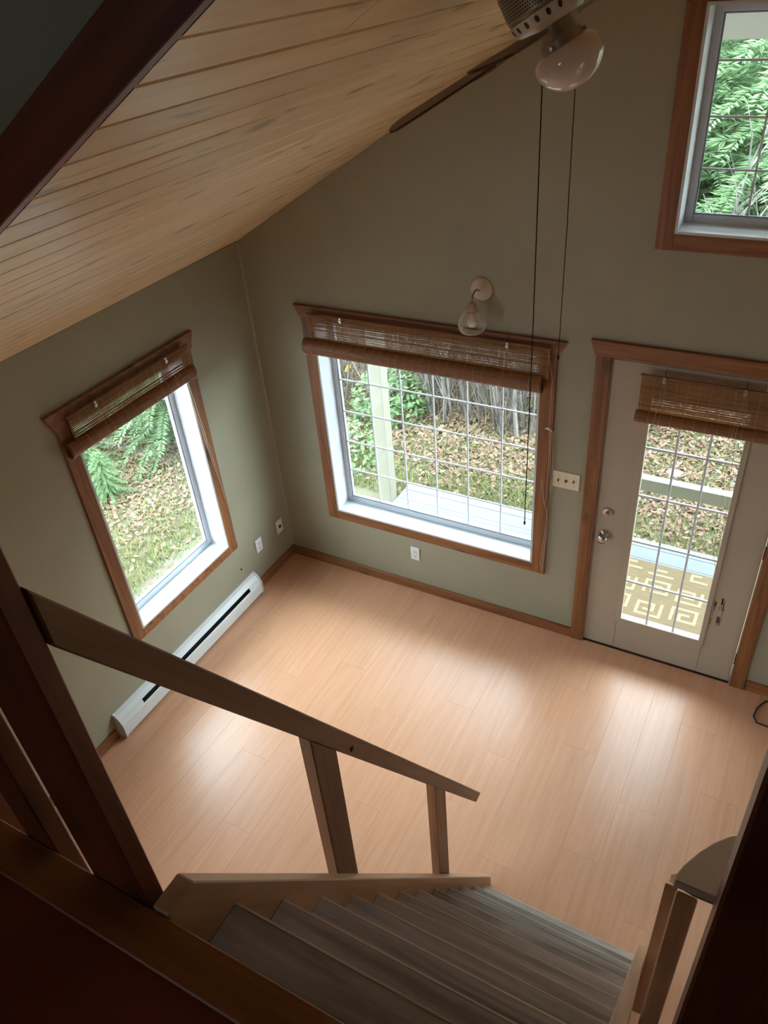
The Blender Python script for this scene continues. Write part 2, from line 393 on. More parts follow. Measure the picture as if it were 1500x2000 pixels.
# ------------------------------------------------------------------ windows
def casing_head(parent, x0, x1, z0, z1, xin0, xin1, m):
    prismo('head_casing', [(xin0, z0), (xin1, z0), (x1, z1), (x0, z1)], 1, -.024, 0, m, parent, bev=.0015)
def window_unit(name, mat4, x0, x1, z0, z1, ox0, ox1, oz0, head, cols, rows, head_is_plain=False, otop=None, dirx=trimX):
    """local frame: x along wall, y into the wall, room at negative y"""
    W = empty(name, kind='structure'); W.matrix_world = mat4
    # casing
    ctop = head[3] if head else z1
    boxo('casing', (ox0, x0, -.018, 0, oz0, ctop), trimZ, W, bev=.0015)
    boxo('casing', (x1, ox1, -.018, 0, oz0, ctop), trimZ, W, bev=.0015)
    boxo('sill_casing', (x0, x1, -.018, 0, oz0, z0), dirx, W, bev=.0015)
    if head: casing_head(W, head[0], head[1], head[3], head[2], ox0-.004, ox1+.004, dirx)
    else: boxo('head_casing', (ox0, ox1, -.018, 0, z1, otop), dirx, W, bev=.0015)
    # liner boards of the reveal
    D = .120; t = .012
    bm = new_bm()
    add_box(bm, x0, x0+t, -.019, D, z0, z1); add_box(bm, x1-t, x1, -.019, D, z0, z1)
    add_box(bm, x0+t, x1-t, -.019, D, z0, z0+t); add_box(bm, x0+t, x1-t, -.019, D, z1-t, z1)
    obj('liner', bm, white_paint, W)
    # vinyl frame
    fw = .046; a0, a1, c0, c1 = x0, x1, z0, z1
    bm = new_bm()
    add_box(bm, a0, a0+fw, D, D+.045, c0, c1, bev=.003); add_box(bm, a1-fw, a1, D, D+.045, c0, c1, bev=.003)
    add_box(bm, a0+fw, a1-fw, D, D+.045, c0, c0+fw+.004, bev=.003); add_box(bm, a0+fw, a1-fw, D, D+.045, c1-fw, c1, bev=.003)
    obj('frame', bm, white_vinyl, W)
    g0, g1, h0, h1 = a0+fw, a1-fw, c0+fw+.004, c1-fw
    bm = new_bm()   # slim inner bead
    b = .008
    add_box(bm, g0, g0+b, D+.006, D+.014, h0, h1); add_box(bm, g1-b, g1, D+.006, D+.014, h0, h1)
    add_box(bm, g0+b, g1-b, D+.006, D+.014, h0, h0+b); add_box(bm, g0+b, g1-b, D+.006, D+.014, h1-b, h1)
    obj('glazing_bead', bm, plain_grey, W)
    boxo('pane', (g0, g1, D+.020, D+.024, h0, h1), glassM, W)
    for k in range(1, cols):
        xx = g0+(g1-g0)*k/cols; boxo('muntin', (xx-.0045, xx+.0045, D+.010, D+.018, h0, h1), muntM, W)
    for zz in rows:
        boxo('muntin', (g0, g1, D+.0085, D+.0165, zz-.0045, zz+.0045), muntM, W)
    return W
plain_grey = plain('grey_bead', srgb(150, 156, 166), .4)
muntM = plain('grey_muntin_bar', srgb(214, 220, 226), .4)
I4 = Matrix.Identity(4)
LM = Matrix.Rotation(math.pi/2, 4, 'Z')
window_unit('window_1', I4, WX0, WX1, WZ0, WZ1, .410, 2.055, .488, (.365, 2.105, 2.114, 2.039), 6, [.846, 1.083, 1.321, 1.560, 1.797])
window_unit('window_2', LM, LY0, LY1, LZ0, LZ1, -1.645, -.612, .508, (-1.694, -.572, 2.122, 2.021), 1, [], dirx=trimY)
window_unit('window_3', I4, UX0, UX1, UZ0, UZ1, UX0-.078, UX1+.078, UZ0-.076, None, 6, [2.957, 3.167, 3.377], otop=UZ1+.08)

# ------------------------------------------------------------------ door
D_ = empty('door_1', kind='structure')
boxo('casing', (2.262, DX0+.006, -.018, 0, 0, 2.070), trimZ, D_, bev=.0015)
boxo('casing', (DX1-.006, 3.352, -.018, 0, 0, 2.070), trimZ, D_, bev=.0015)
casing_head(D_, 2.229, 3.385, 2.070, 2.151, 2.256, 3.358, trimX)
bm = new_bm()
add_box(bm, DX0, DX0+.012, 0, T, 0, DZ1); add_box(bm, DX1-.012, DX1, 0, T, 0, DZ1); add_box(bm, DX0+.012, DX1-.012, 0, T, DZ1-.012, DZ1)
obj('jamb', bm, door_paint, D_)
boxo('threshold', (DX0+.012, DX1-.012, .0, T, -.02, .012), plain('dark_bronze_sill', srgb(60, 42, 30), .5, metal=.5), D_)
SX0, SX1, SZ0, SZ1 = 2.350, 3.262, .016, 2.050
GX0, GX1, GZ0, GZ1 = 2.566, 3.048, .285, 1.885
slab = empty('slab'); slab.parent = D_
bm = new_bm(); y0, y1 = .004, .048
add_box(bm, SX0, GX0, y0, y1, SZ0, SZ1); add_box(bm, GX1, SX1, y0, y1, SZ0, SZ1)
add_box(bm, GX0, GX1, y0, y1, SZ0, GZ0); add_box(bm, GX0, GX1, y0, y1, GZ1, SZ1)
bmesh.ops.remove_doubles(bm, verts=bm.verts, dist=1e-5)
obj('leaf', bm, door_paint, slab)
bm = new_bm(); q = .026
for (a, b, c, d) in ((GX0-q, GX0+.004, GZ0-q, GZ1+q), (GX1-.004, GX1+q, GZ0-q, GZ1+q), (GX0, GX1, GZ0-q, GZ0+.004), (GX0, GX1, GZ1-.004, GZ1+q)):
    add_box(bm, a, b, -.006, .0045, c, d, bev=.003)
obj('glass_moulding', bm, door_paint, slab)
bm = new_bm()
for xx in (GX0-.022, GX1+.018): add_box(bm, xx-.0012, xx+.0012, .0025, .0045, SZ0+.002, GZ0-q)
obj('skin_seam', bm, plain('seam_shadow_gap', srgb(120, 106, 92), .8), slab)
boxo('pane', (GX0, GX1, .022, .026, GZ0, GZ1), glassM, slab)
for k in (1, 2):
    xx = GX0+(GX1-GX0)*k/3+.0; boxo('muntin', (xx-.006, xx+.006, .012, .021, GZ0, GZ1), muntM, slab)
for zz in (.595, .910, 1.240, 1.557): boxo('muntin', (GX0, GX1, .0105, .0195, zz-.006, zz+.006), muntM, slab)
M_y = Matrix.Rotation(math.pi/2, 4, 'X')   # local z -> -y
def on_wall(x, z, y=0.0): return Matrix.Translation((x, y, z)) @ M_y
bm = new_bm()
add_lathe(bm, [(.0001, .0), (.032, .0), (.032, .008), (.014, .012), (.013, .032), (.027, .040), (.031, .052), (.027, .064), (.012, .069), (.0001, .070)], 24, on_wall(2.408, .915, .004))
obj('knob', bm, metalM, slab, smooth=True, label='round satin nickel door knob')
bm = new_bm()
add_lathe(bm, [(.0001, 0), (.032, 0), (.030, .010), (.018, .013), (.0001, .014)], 24, on_wall(2.412, 1.082, .004))
add_box(bm, 2.403, 2.421, -.034, -.008, 1.066, 1.098, bev=.004)
obj('deadbolt', bm, metalM, slab, label='round deadbolt with thumb turn')
for zz in (.22, 1.05, 1.85): boxo('hinge', (SX1+.001, SX1+.010, -.004, .010, zz-.045, zz+.045), plain('dark_hinge' + str(zz), srgb(80, 60, 42), .4, metal=.8), D_, bev=.002)
scuffM = plain('rubbed_through_paint', srgb(142, 122, 98), .7)
bm = new_bm(); rs = random.Random(5)
for (cx, cz, wx, wz, k) in ((3.128, .545, .012, .10, 16), (3.088, .50, .006, .12, 7)):
    for i in range(k):
        x_ = cx+rs.uniform(-wx, wx); z_ = cz+rs.uniform(-wz, wz); a = rs.uniform(.002, .006); b_ = rs.uniform(.008, .03)
        add_box(bm, x_-a, x_+a, .0033, .0042, z_-b_, z_+b_)
obj('scuff', bm, scuffM, slab)

# ------------------------------------------------------------------ roll-up bamboo blinds
def blind(name, mat4, label, rod, zr, roll, zroll, rr, clips, bars, yoff=-.05, panel_bot=None, gaps=.32, opaque_edge=None, cords=()):
    """rod (x0,x1), roll (x0,x1)"""
    B = empty(name, label=label, cat='blind', group='roll-up bamboo blinds'); B.matrix_world = mat4
    x0, x1 = rod
    bm = new_bm(); add_tube(bm, [(x0-.004, yoff, zr), (x1+.004, yoff, zr)], .0065, 8); obj('rod', bm, rollM, B)
    rb = random.Random(name+label)
    bm = new_bm(); z = zr-.008; zb = panel_bot
    while z > zb:
        h = rb.uniform(.0022, .0036)
        xa, xb = x0+rb.uniform(0, .004), x1-rb.uniform(0, .004)
        sag = rb.uniform(-.0006, .0006)
        add_box(bm, xa, xb, yoff-.001, yoff+.001, z-h+sag, z+sag)
        z -= h+(rb.uniform(.0002, .0026) if rb.random() < gaps*2 else .0001)
    o = obj('reed_panel', bm, reedM, B); o['kind'] = 'stuff'
    bm = new_bm(); nst = max(4, int((x1-x0)/.055))
    for k in range(nst+1):
        xx = x0+.012+(x1-x0-.024)*k/nst
        add_tube(bm, [(xx, yoff-.0025, zr), (xx, yoff-.0025, zb)], .0011, 4)
    o = obj('warp_threads', bm, wcord, B); o['kind'] = 'stuff'
    # rolled-up part: an outer drum with a spiral showing at both ends
    a0, a1 = roll; n = 40; bm = new_bm()
    prof = []
    turns = 3
    for k in range(n*turns+1):
        th = 2*math.pi*k/n; r_ = rr*(.35+.65*k/(n*turns)); prof.append((math.sin(th)*r_*.85, math.cos(th)*r_))
    yc = yoff-.002
    th_ = .0035
    prev = None
    for (yy, zz) in prof:
        r_ = math.hypot(yy, zz) or 1; uy, uz = yy/r_, zz/r_
        cur = [bm.verts.new((a0, yc+yy, zroll+zz)), bm.verts.new((a1, yc+yy, zroll+zz)), bm.verts.new((a1, yc+yy-uy*th_, zroll+zz-uz*th_)), bm.verts.new((a0, yc+yy-uy*th_, zroll+zz-uz*th_))]
        if prev:
            for i in range(4): bm.faces.new((prev[i], prev[(i+1) % 4], cur[(i+1) % 4], cur[i]))
        prev = cur
    obj('roll', bm, rollM, B)
    bm = new_bm(); nst = max(4, int((a1-a0)/.055))
    for k in range(nst+1):
        xx = a0+.012+(a1-a0-.024)*k/nst
        add_tube(bm, [(xx, yc+math.sin(t*math.pi/8)*(rr+.0012)*-.85, zroll+math.cos(t*math.pi/8)*(rr+.0012)) for t in range(0, 9)], .0009, 3)
    o = obj('roll_threads', bm, wcord, B); o['kind'] = 'stuff'
    for cx in clips:
        bm = new_bm(); add_box(bm, cx-.008, cx+.008, yoff-.014, yoff-.006, zr-.030, zr+.006, bev=.002); add_box(bm, cx-.010, cx+.010, yoff-.018, yoff-.008, zr-.020, zr-.008, bev=.002)
        c = obj('pulley_clip', bm, metalM, B, label='small metal pulley clip')
        bm = new_bm(); add_tube(bm, [(cx, yoff-.008, zr+.004), (cx+.002, yoff-.012, zr+.020), (cx, yoff+.006, zr+.032), (cx, -.022, zr+.030)], .0016, 6); obj('hook', bm, plain('dark_hook'+str(cx), srgb(60, 48, 36), .4, metal=.8), c)
    for pts, rad in cords:
        bm = new_bm(); add_tube(bm, pts, rad, 5); obj('cord', bm, wcord, B)
    return B
def hang(p, q, sag, n=12):
    p, q = Vector(p), Vector(q)
    return [p.lerp(q, t/n)+Vector((0, 0, -sag*4*(t/n)*(1-t/n))) for t in range(n+1)]
blind('bamboo_blind', I4, 'widest bamboo blind, rolled up over the gridded picture window', (.490, 2.030), 2.083, (.448, 1.996), 1.868, .056, (.731, 1.790), 0, yoff=-.055, panel_bot=1.905, gaps=.42,
      cords=[([(1.79, -.075, 2.06), (1.79, -.122, 1.90)], .0011), ([(2.02, -.062, 2.075), (2.044, -.045, 1.90), (2.04, -.034, 1.585)], .0014),
             ([(2.044, -.034, 1.57), (2.048, -.030, 1.3), (2.040, -.030, 1.05), (2.056, -.026, .98), (2.045, -.024, .80), (2.030, -.024, .56)], .0016),
             ([(2.052, -.034, 1.57), (2.060, -.030, 1.3), (2.066, -.028, 1.10), (2.056, -.026, .99)], .0016),
             ([(2.012, -.028, 1.23), (2.028, -.026, 1.08), (2.056, -.026, .985), (2.062, -.026, .92), (2.052, -.024, .70), (2.044, -.024, .53)], .0016),
             ([(2.062, -.034, 1.57), (2.070, -.030, 1.40), (2.074, -.028, 1.22), (2.078, -.028, 1.18), (2.070, -.028, 1.165), (2.068, -.028, 1.20), (2.071, -.028, 1.24)], .0020)])
blind('bamboo_blind', LM, 'narrow bamboo blind with coiled end, rolled up over the left wall window', (-1.590, -.672), 2.083, (-1.650, -.676), 1.915, .044, (-1.410, -.870), 0, yoff=-.055, panel_bot=1.95, gaps=.6,
      cords=[([(-1.41, -.075, 2.055), (-1.40, -.104, 1.90), (-1.39, -.098, 1.88)], .0012), ([(-.87, -.075, 2.055), (-.85, -.104, 1.92), (-.83, -.095, 1.87)], .0012),
             (hang((-.735, -.060, 1.86), (-.632, -.024, 1.05), .0)+[Vector((-.628, -.022, .80)), Vector((-.630, -.022, .56))], .0016),
             (hang((-.760, -.070, 1.87), (-.640, -.026, 1.03), .03)+[Vector((-.632, -.022, .95))], .0014)])
blind('bamboo_blind', I4, 'bamboo blind hanging rolled up over the glass of the cream door', (2.511, 3.140), 2.018, (2.505, 3.150), 1.782, .036, (2.624, 3.003), 0, yoff=-.055, panel_bot=1.80, gaps=.28,
      cords=[([(2.624, -.08, 1.99), (2.610, -.10, 1.80), (2.600, -.10, 1.745)], .0011), ([(3.003, -.08, 1.99), (2.985, -.10, 1.80), (2.98, -.10, 1.70), (3.01, -.06, 1.30), (3.02, -.05, 1.0), (3.055, -.03, .86)], .0011),
             ([(3.010, -.08, 1.99), (3.00, -.10, 1.80), (3.01, -.10, 1.70), (3.04, -.06, 1.25), (3.035, -.05, 1.02), (3.075, -.04, .88)]+hang((3.08, -.035, .87), (3.262, -.03, 1.10), .06), .0011),
             ([(2.56, -.06, 2.022), (2.56, -.02, 2.06)], .0012), ([(3.09, -.06, 2.02), (3.09, -.02, 2.055)], .0012)])

# cleat beside the main window
bm = new_bm(); add_tube(bm, [(2.015, -.030, 1.582), (2.036, -.036, 1.590), (2.058, -.034, 1.572)], [.003, .006, .003], 8); add_box(bm, 2.030, 2.042, -.034, -.018, 1.578, 1.592)
tag(obj('cord_cleat', bm, white_pl), 'small white cord cleat on the right casing of the picture window', 'cleat')

# ------------------------------------------------------------------ wall fittings
def outlet(mat4, label, kind='duplex'):
    O = empty('wall_outlet', label=label, cat='outlet'); O.matrix_world = mat4
    bm = new_bm(); add_box(bm, -.036, .036, -.007, 0, -.058, .058, bev=.003); obj('cover_plate', bm, white_pl, O)
    if kind == 'duplex':
        for s in (-1, 1):
            bm = new_bm(); add_box(bm, -.016, .016, -.010, -.0065, s*.0195-.013, s*.0195+.013, bev=.002); r_ = obj('receptacle', bm, white_pl, O)
            bm = new_bm(); add_box(bm, -.0085, -.0055, -.0107, -.0098, s*.0195-.003, s*.0195+.006); add_box(bm, .0055, .0085, -.0107, -.0098, s*.0195-.003, s*.0195+.006); add_box(bm, -.002, .002, -.0107, -.0098, s*.0195-.010, s*.0195-.006)
            obj('slots', bm, black_pl, r_)
    else:
        bm = new_bm(); add_lathe(bm, [(.0001, 0), (.013, 0), (.013, .006), (.0001, .0065)], 16, Matrix.Translation((0, -.006, 0)) @ M_y); obj('jack', bm, black_pl, O)
    return O
outlet(Matrix.Translation((1.105, 0, .344)), 'white outlet on the back wall below the picture window')
outlet(Matrix.Translation((0, -.385, .356)) @ LM, 'white outlet on the left wall between the jack plate and the heater')
outlet(Matrix.Translation((0, -.123, .345)) @ LM, 'white jack plate with one dark round hole near the room corner', 'jack')
outlet(Matrix.Translation((0, -2.195, .350)) @ LM, 'white outlet on the left wall beyond the near end of the heater')
sw = empty('light_switch', (2.151, 0, 1.243), label='ivory three-gang switch plate between picture window and door', cat='switch')
bm = new_bm(); add_box(bm, -.081, .081, -.007, 0, -.057, .057, bev=.003); obj('cover_plate', bm, ivory, sw)
for i, xx in enumerate((-.046, 0, .046)):
    if i == 1:
        bm = new_bm(); add_lathe(bm, [(.0001, 0), (.009, 0), (.008, .010), (.0001, .011)], 16, Matrix.Translation((xx, -.006, 0)) @ M_y); obj('dimmer_knob', bm, plain('brown_dimmer', srgb(110, 84, 56), .4), sw)
    else:
        bm = new_bm(); add_box(bm, xx-.004, xx+.004, -.019, -.006, -.010+i*.004, .006+i*.004, bev=.001); obj('toggle', bm, plain('brown_toggle'+str(i), srgb(130, 100, 66), .4), sw)
    for zz in (-.03, .03):
        bm = new_bm(); add_lathe(bm, [(.0001, 0), (.0032, 0), (.0028, .0015), (.0001, .0018)], 10, Matrix.Translation((xx, -.0068, zz)) @ M_y); obj('screw', bm, metalM, sw)
bm = new_bm(); add_lathe(bm, [(.0001, 0), (.006, 0), (.006, .006), (.0001, .008)], 12, Matrix.Translation((0, -.616, .30)) @ LM @ M_y)
tag(obj('wall_anchor', bm, black_pl), 'dark wall anchor above the far end of the heater', 'anchor')

# baseboard heater
H = empty('baseboard_heater', (0, 0, 0), label='long white electric baseboard heater under the left wall window', cat='heater')
hy0, hy1 = -1.968, -.505
prof = [(0, .025), (.058, .025), (.062, .035), (.062, .095), (.058, .100)]
prismo('front_panel', [(.052, .022), (.064, .022), (.066, .030), (.066, .112), (.058, .118), (.052, .112)], 1, hy0+.004, hy1-.004, heaterM, H)
prismo('back_panel', [(0, .022), (.006, .022), (.006, .176), (.024, .170), (.046, .146), (.049, .149), (.026, .178), (.004, .190), (0, .190)], 1, hy0+.004, hy1-.004, heaterM, H)
for (a, b) in ((hy0+.004, hy0+.20), (hy1-.13, hy1-.004)): prismo('end_cover', [(.048, .148), (.060, .114), (.064, .112), (.052, .152)], 1, a, b, heaterM, H)
boxo('element', (.012, .050, hy0+.10, hy1-.08, .060, .118), heat_in, H)
for yy in (hy0, hy1-.012):
    prismo('end_cap', [(0, .006), (.062, .006), (.070, .018), (.070, .114), (.052, .156), (.028, .184), (0, .196)], 1, yy, yy+.012, heaterM, H, bev=.002)
    boxo('foot', (.004, .055, yy+.002, yy+.010, 0, .010), heaterM, H)

# wall sconce
Sc = empty('wall_sconce', (1.616, 0, 2.343), label='white round wall lamp with ribbed clear glass shade above picture window', cat='wall lamp')
bm = new_bm(); add_lathe(bm, [(.0001, 0), (.062, 0), (.062, .006), (.052, .018), (.020, .026), (.012, .036), (.0001, .037)], 32, M_y); obj('backplate', bm, plain('sconce_white', srgb(214, 200, 184), .35), Sc, smooth=True)
bm = new_bm(); add_tube(bm, [(0, -.03, 0), (0, -.065, .018), (0, -.10, .022), (0, -.126, .006), (0, -.132, -.030)], .0055, 8); obj('arm', bm, pewter, Sc, smooth=True)
bm = new_bm(); add_lathe(bm, [(.0001, -.028), (.020, -.030), (.023, -.052), (.030, -.056), (.031, -.074), (.0001, -.075)], 24, Matrix.Translation((0, -.133, 0))); obj('socket_collar', bm, plain('sconce_collar', srgb(196, 170, 150), .35), Sc, smooth=True)
bm = new_bm(); nn = 48; prof = [(.030, -.070), (.040, -.080), (.058, -.100), (.069, -.125), (.072, -.150), (.066, -.172), (.060, -.182)]
rings = []
for r_, z_ in prof:
    rings.append([bm.verts.new((math.cos(2*math.pi*k/nn)*r_*(1+.022*(k % 2)), -.133+math.sin(2*math.pi*k/nn)*r_*(1+.022*(k % 2)), z_)) for k in range(nn)])
for a, b in zip(rings, rings[1:]):
    for k in range(nn): bm.faces.new((a[k], a[(k+1) % nn], b[(k+1) % nn], b[k]))
o = obj('glass_shade', bm, shadeM, Sc, smooth=True); md = o.modifiers.new('thickness', 'SOLIDIFY'); md.thickness = .0025
bm = new_bm(); add_lathe(bm, [(.0001, -.074), (.012, -.076), (.014, -.095), (.026, -.120), (.029, -.138), (.022, -.156), (.0001, -.164)], 24, Matrix.Translation((0, -.133, 0))); obj('bulb', bm, plain('bulb_glass', srgb(226, 222, 212), .2), Sc, smooth=True)

prismo('trim_6', [(.0, .0), (.012, .0), (.0, -.012)], 2, .08, ZC-.004, paint, kind='structure')
# cable on the floor at the door's hinge side
bm = new_bm()
add_tube(bm, [(3.62, -.02, .006), (3.54, -.03, .006), (3.485, -.06, .006), (3.45, -.13, .006), (3.438, -.20, .006), (3.46, -.245, .006), (3.53, -.25, .006), (3.66, -.22, .006)], .0045, 8)
tag(obj('black_cable', bm, black_pl, smooth=True), 'thin black cable looped on the floor at the right of the door', 'cable')

# ------------------------------------------------------------------ ceiling fan
nd = Vector((.464, .069, -.883)).normalized()
up = -nd; ux = (Vector((.868, 0, .496))-up*Vector((.868, 0, .496)).dot(up)).normalized(); vy = up.cross(ux)
Hh = CP + Vector((0, 0, 0))
Hc = Vector((2.4891, -1.6712, 3.6761))+Vector((.876, .476, -.075))*.012+Vector((-.23, .55, .803))*.020
FM = Matrix((ux, vy, up)).transposed().to_4x4(); FM.translation = Hc
F = empty('ceiling_fan', label='ceiling fan with pale perforated motor and opal glass light', cat='fan'); F.matrix_world = FM
bm = new_bm(); add_lathe(bm, [(.0001, .205), (.075, .205), (.078, .150), (.060, .135), (.0001, .133)], 32); obj('canopy', bm, pewter, F, smooth=True)
bm = new_bm(); add_lathe(bm, [(.0001, .138), (.064, .138), (.092, .125), (.0955, .110), (.0955, .048), (.092, .040), (.0001, .038)], 48); mot = obj('motor_housing', bm, pewter, F, smooth=False)
bm = new_bm()
for row in range(8):
    for k in range(90):
        th = 2*math.pi*(k+.5*(row % 2))/90; z_ = .055+row*.0066
        add_lathe(bm, [(.0001, 0), (.0022, 0), (.0001, .0005)], 6, Matrix.Rotation(th, 4, 'Z') @ Matrix.Translation((.0957, 0, z_)) @ Matrix.Rotation(math.pi/2, 4, 'Y'), cap=False)
o = obj('perforations', bm, perf, mot); o['kind'] = 'stuff'
bm = new_bm(); add_lathe(bm, [(.0001, .040), (.097, .040), (.088, .014), (.074, .002), (.0001, .001)], 48); ring = obj('vent_ring', bm, plain('vent_ring_white', srgb(196, 188, 172), .3), F)
slot_me = None
for k in range(20):
    th = 2*math.pi*k/20
    bm = new_bm(); add_lathe(bm, [(.0001, 0), (.0085, 0), (.0001, .0008)], 10, Matrix.Rotation(th, 4, 'Z') @ Matrix.Translation((.0930, 0, .0275)) @ Matrix.Rotation(math.pi/2+.33, 4, 'Y') @ Matrix.Scale(.62, 4, (0, 1, 0)), cap=False)
    obj('vent_slot', bm, perf, ring)
for k in range(5):
    a = math.radians(-162+72*k)
    bl = empty('blade'); bl.parent = F; bl.matrix_local = Matrix.Rotation(a, 4, 'Z')
    pit = Matrix.Rotation(math.radians(-9), 4, 'X')
    bm = new_bm()
    outline = [(.155, -.036), (.20, -.048), (.38, -.056), (.435, -.052), (.458, -.030), (.463, 0), (.458, .030), (.435, .052), (.38, .056), (.20, .048), (.155, .036)]
    add_prism(bm, outline, 2, -.003, .003); bmesh.ops.transform(bm, matrix=pit, verts=bm.verts)
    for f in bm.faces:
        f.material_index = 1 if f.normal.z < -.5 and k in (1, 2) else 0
    obj('paddle', bm, [bladeM, blade_light], bl)
    bm = new_bm(); add_prism(bm, [(.080, -.012), (.12, -.010), (.17, -.028), (.21, -.022), (.225, 0), (.21, .022), (.17, .028), (.12, .010), (.080, .012)], 2, -.010, -.004)
    bmesh.ops.transform(bm, matrix=pit, verts=bm.verts); obj('blade_iron', bm, pewter, bl)
bm = new_bm(); add_lathe(bm, [(.0001, .002), (.044, .002), (.044, -.028), (.052, -.033), (.052, -.054), (.0001, -.055)], 32); fit = obj('light_fitter', bm, pewter, F, smooth=False)
for k in range(3):
    th = math.radians(-100+120*k)
    bm = new_bm(); add_lathe(bm, [(.0001, 0), (.005, 0), (.005, .010), (.0001, .011)], 10, Matrix.Rotation(th, 4, 'Z') @ Matrix.Translation((.051, 0, -.044)) @ Matrix.Rotation(math.pi/2, 4, 'Y')); obj('thumb_screw', bm, metalM, fit)
bm = new_bm(); prof = [(.0001, -.050), (.050, -.050), (.068, -.054), (.080, -.064), (.086, -.080)]
for t in range(1, 10):
    a = t/9*math.pi/2; prof.append((max(.0001, .086*math.cos(a)), -.080-.072*math.sin(a)))
add_lathe(bm, prof, 40); obj('glass_globe', bm, opalM, F, smooth=True, label='mushroom-shaped opal glass shade')
for (px_, py_, zt, zb_, rad) in ((2.484, -1.690, 3.600, 2.22, .0017), (2.532, -1.575, 3.60, 2.80, .0013)):
    st_ = [(2.5006, -1.6714, 3.6506), (2.492, -1.684, 3.632)] if rad > .0015 else []
    bm = new_bm(); add_tube(bm, st_+[(px_, py_, zt), (px_+.002, py_, (zt+zb_)/2), (px_, py_, zb_)], rad, 6)
    add_lathe(bm, [(.0001, 0), (.003, .003), (.004, .012), (.0001, .020)], 8, Matrix.Translation((px_, py_, zb_-.012)))
    o = obj('pull_cord', bm, cordM); o.parent = F; o.matrix_parent_inverse = FM.inverted()

# ------------------------------------------------------------------ loft floor, edge and railing
LZ = 2.498
lf = boxo('floor_loft', (0, ROOMX, YB, -3.463, LZ-.20, LZ-.004), loftM, kind='structure')
boxo('trim_4', (0, ROOMX, -3.463, -3.383, LZ-.035, LZ), darkX, bev=.003, kind='structure')
boxo('trim_5', (0, ROOMX, -3.460, -3.386, LZ-.24, LZ-.036), darkX, kind='structure')
yf0, yf1 = -3.3825, -3.3445
LR = empty('loft_railing', (1.2, -3.36, LZ), label='dark stained railing of flat boards along the loft edge left of the stairs', cat='railing')
def lrp(name, dims, m, bev=.003, **k):
    o = boxo(name, dims, m, bev=bev, **k); o.parent = LR; o.matrix_parent_inverse = Matrix.Translation(LR.location).inverted(); return o
lrp('newel_post', (2.236, 2.380, yf0, yf1, 2.26, 3.62), darkZ)
xb = 2.138
while xb > .15:
    lrp('baluster', (xb-.089, xb, yf0, yf1, 2.26, 3.45), darkZ); xb -= .192
lrp('top_rail', (.0, 2.236, -3.43, -3.33, 3.45, 3.49), darkX)
RN = empty('loft_railing', (3.35, -3.36, LZ), label='dark knotty newel and railing at the right of the stair head', cat='railing')
def rnp(name, dims, m, bev=.004):
    o = boxo(name, dims, m, bev=bev); o.parent = RN; o.matrix_parent_inverse = Matrix.Translation(RN.location).inverted(); return o
rnp('newel_post', (3.234, 3.400, yf0, yf1, 2.26, 3.85), darkZ, .003)
xb = 3.52
while xb < 6.3:
    rnp('baluster', (xb, xb+.089, yf0, yf1, 2.26, 3.45), darkZ, .003); xb += .192
rnp('top_rail', (3.400, 6.59, -3.43, -3.33, 3.45, 3.49), darkX)

# ------------------------------------------------------------------ staircase
ST = empty('staircase', (2.80, -1.83, 0), label='steep wooden stair with weathered grey treads going down from the loft', cat='stairs')
def stp(o): o.parent = ST; o.matrix_parent_inverse = Matrix.Translation(ST.location).inverted(); return o
XL, XR = 2.430, 3.160
spoly = [(-3.382, 2.507), (-3.312, 2.507), (-1.828, .062), (-1.828, 0), (-2.09, 0), (-3.382, 2.12)]
stp(prismo('stringer', spoly, 0, XL-.040, XL, stringM, bev=.003))
stp(prismo('stringer', spoly, 0, XR, XR+.038, stringM, bev=.003))
for k in range(12):
    yk = -3.244+.1195*k; zk = 2.312-.196*k
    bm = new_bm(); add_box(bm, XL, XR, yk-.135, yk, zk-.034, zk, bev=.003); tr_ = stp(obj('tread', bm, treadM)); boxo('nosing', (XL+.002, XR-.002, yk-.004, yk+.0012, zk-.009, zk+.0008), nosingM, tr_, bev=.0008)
def rtop(y): return 3.287-1.653*(y+3.368)
def rbot(y): return 3.192-1.637*(y+3.375)
stp(prismo('handrail', [(-3.344, rtop(-3.344)), (-1.861, .796), (-1.913, .798-.004), (-3.344, rbot(-3.344))], 0, 2.352, 2.390, railS, bev=.003, label='left handrail'))
def post(y0, y1, x0, x1, top, bz, dy=0, depth=0):
    return stp(prismo('handrail_post', [(y0, bz), (y1, bz), (y1, top(y1)), (y0, top(y0))], 0, x0, x1, railZ, bev=.0025))
post(-2.880, -2.791, 2.352, 2.3895, lambda y: rbot(y)-.001, 1.45)
post(-2.283, -2.200, 2.352, 2.3895, lambda y: rbot(y)-.001, .45)
bm = new_bm(); add_lathe(bm, [(.0001, 0), (.008, 0), (.008, .004), (.0001, .006)], 6, Matrix.Translation((2.390, -2.73, 2.17)) @ Matrix.Rotation(math.pi/2, 4, 'Y')); stp(obj('bolt', bm, plain('bolt_steel', srgb(90, 80, 66), .4, metal=.8), label='dark bolt head in the left handrail'))
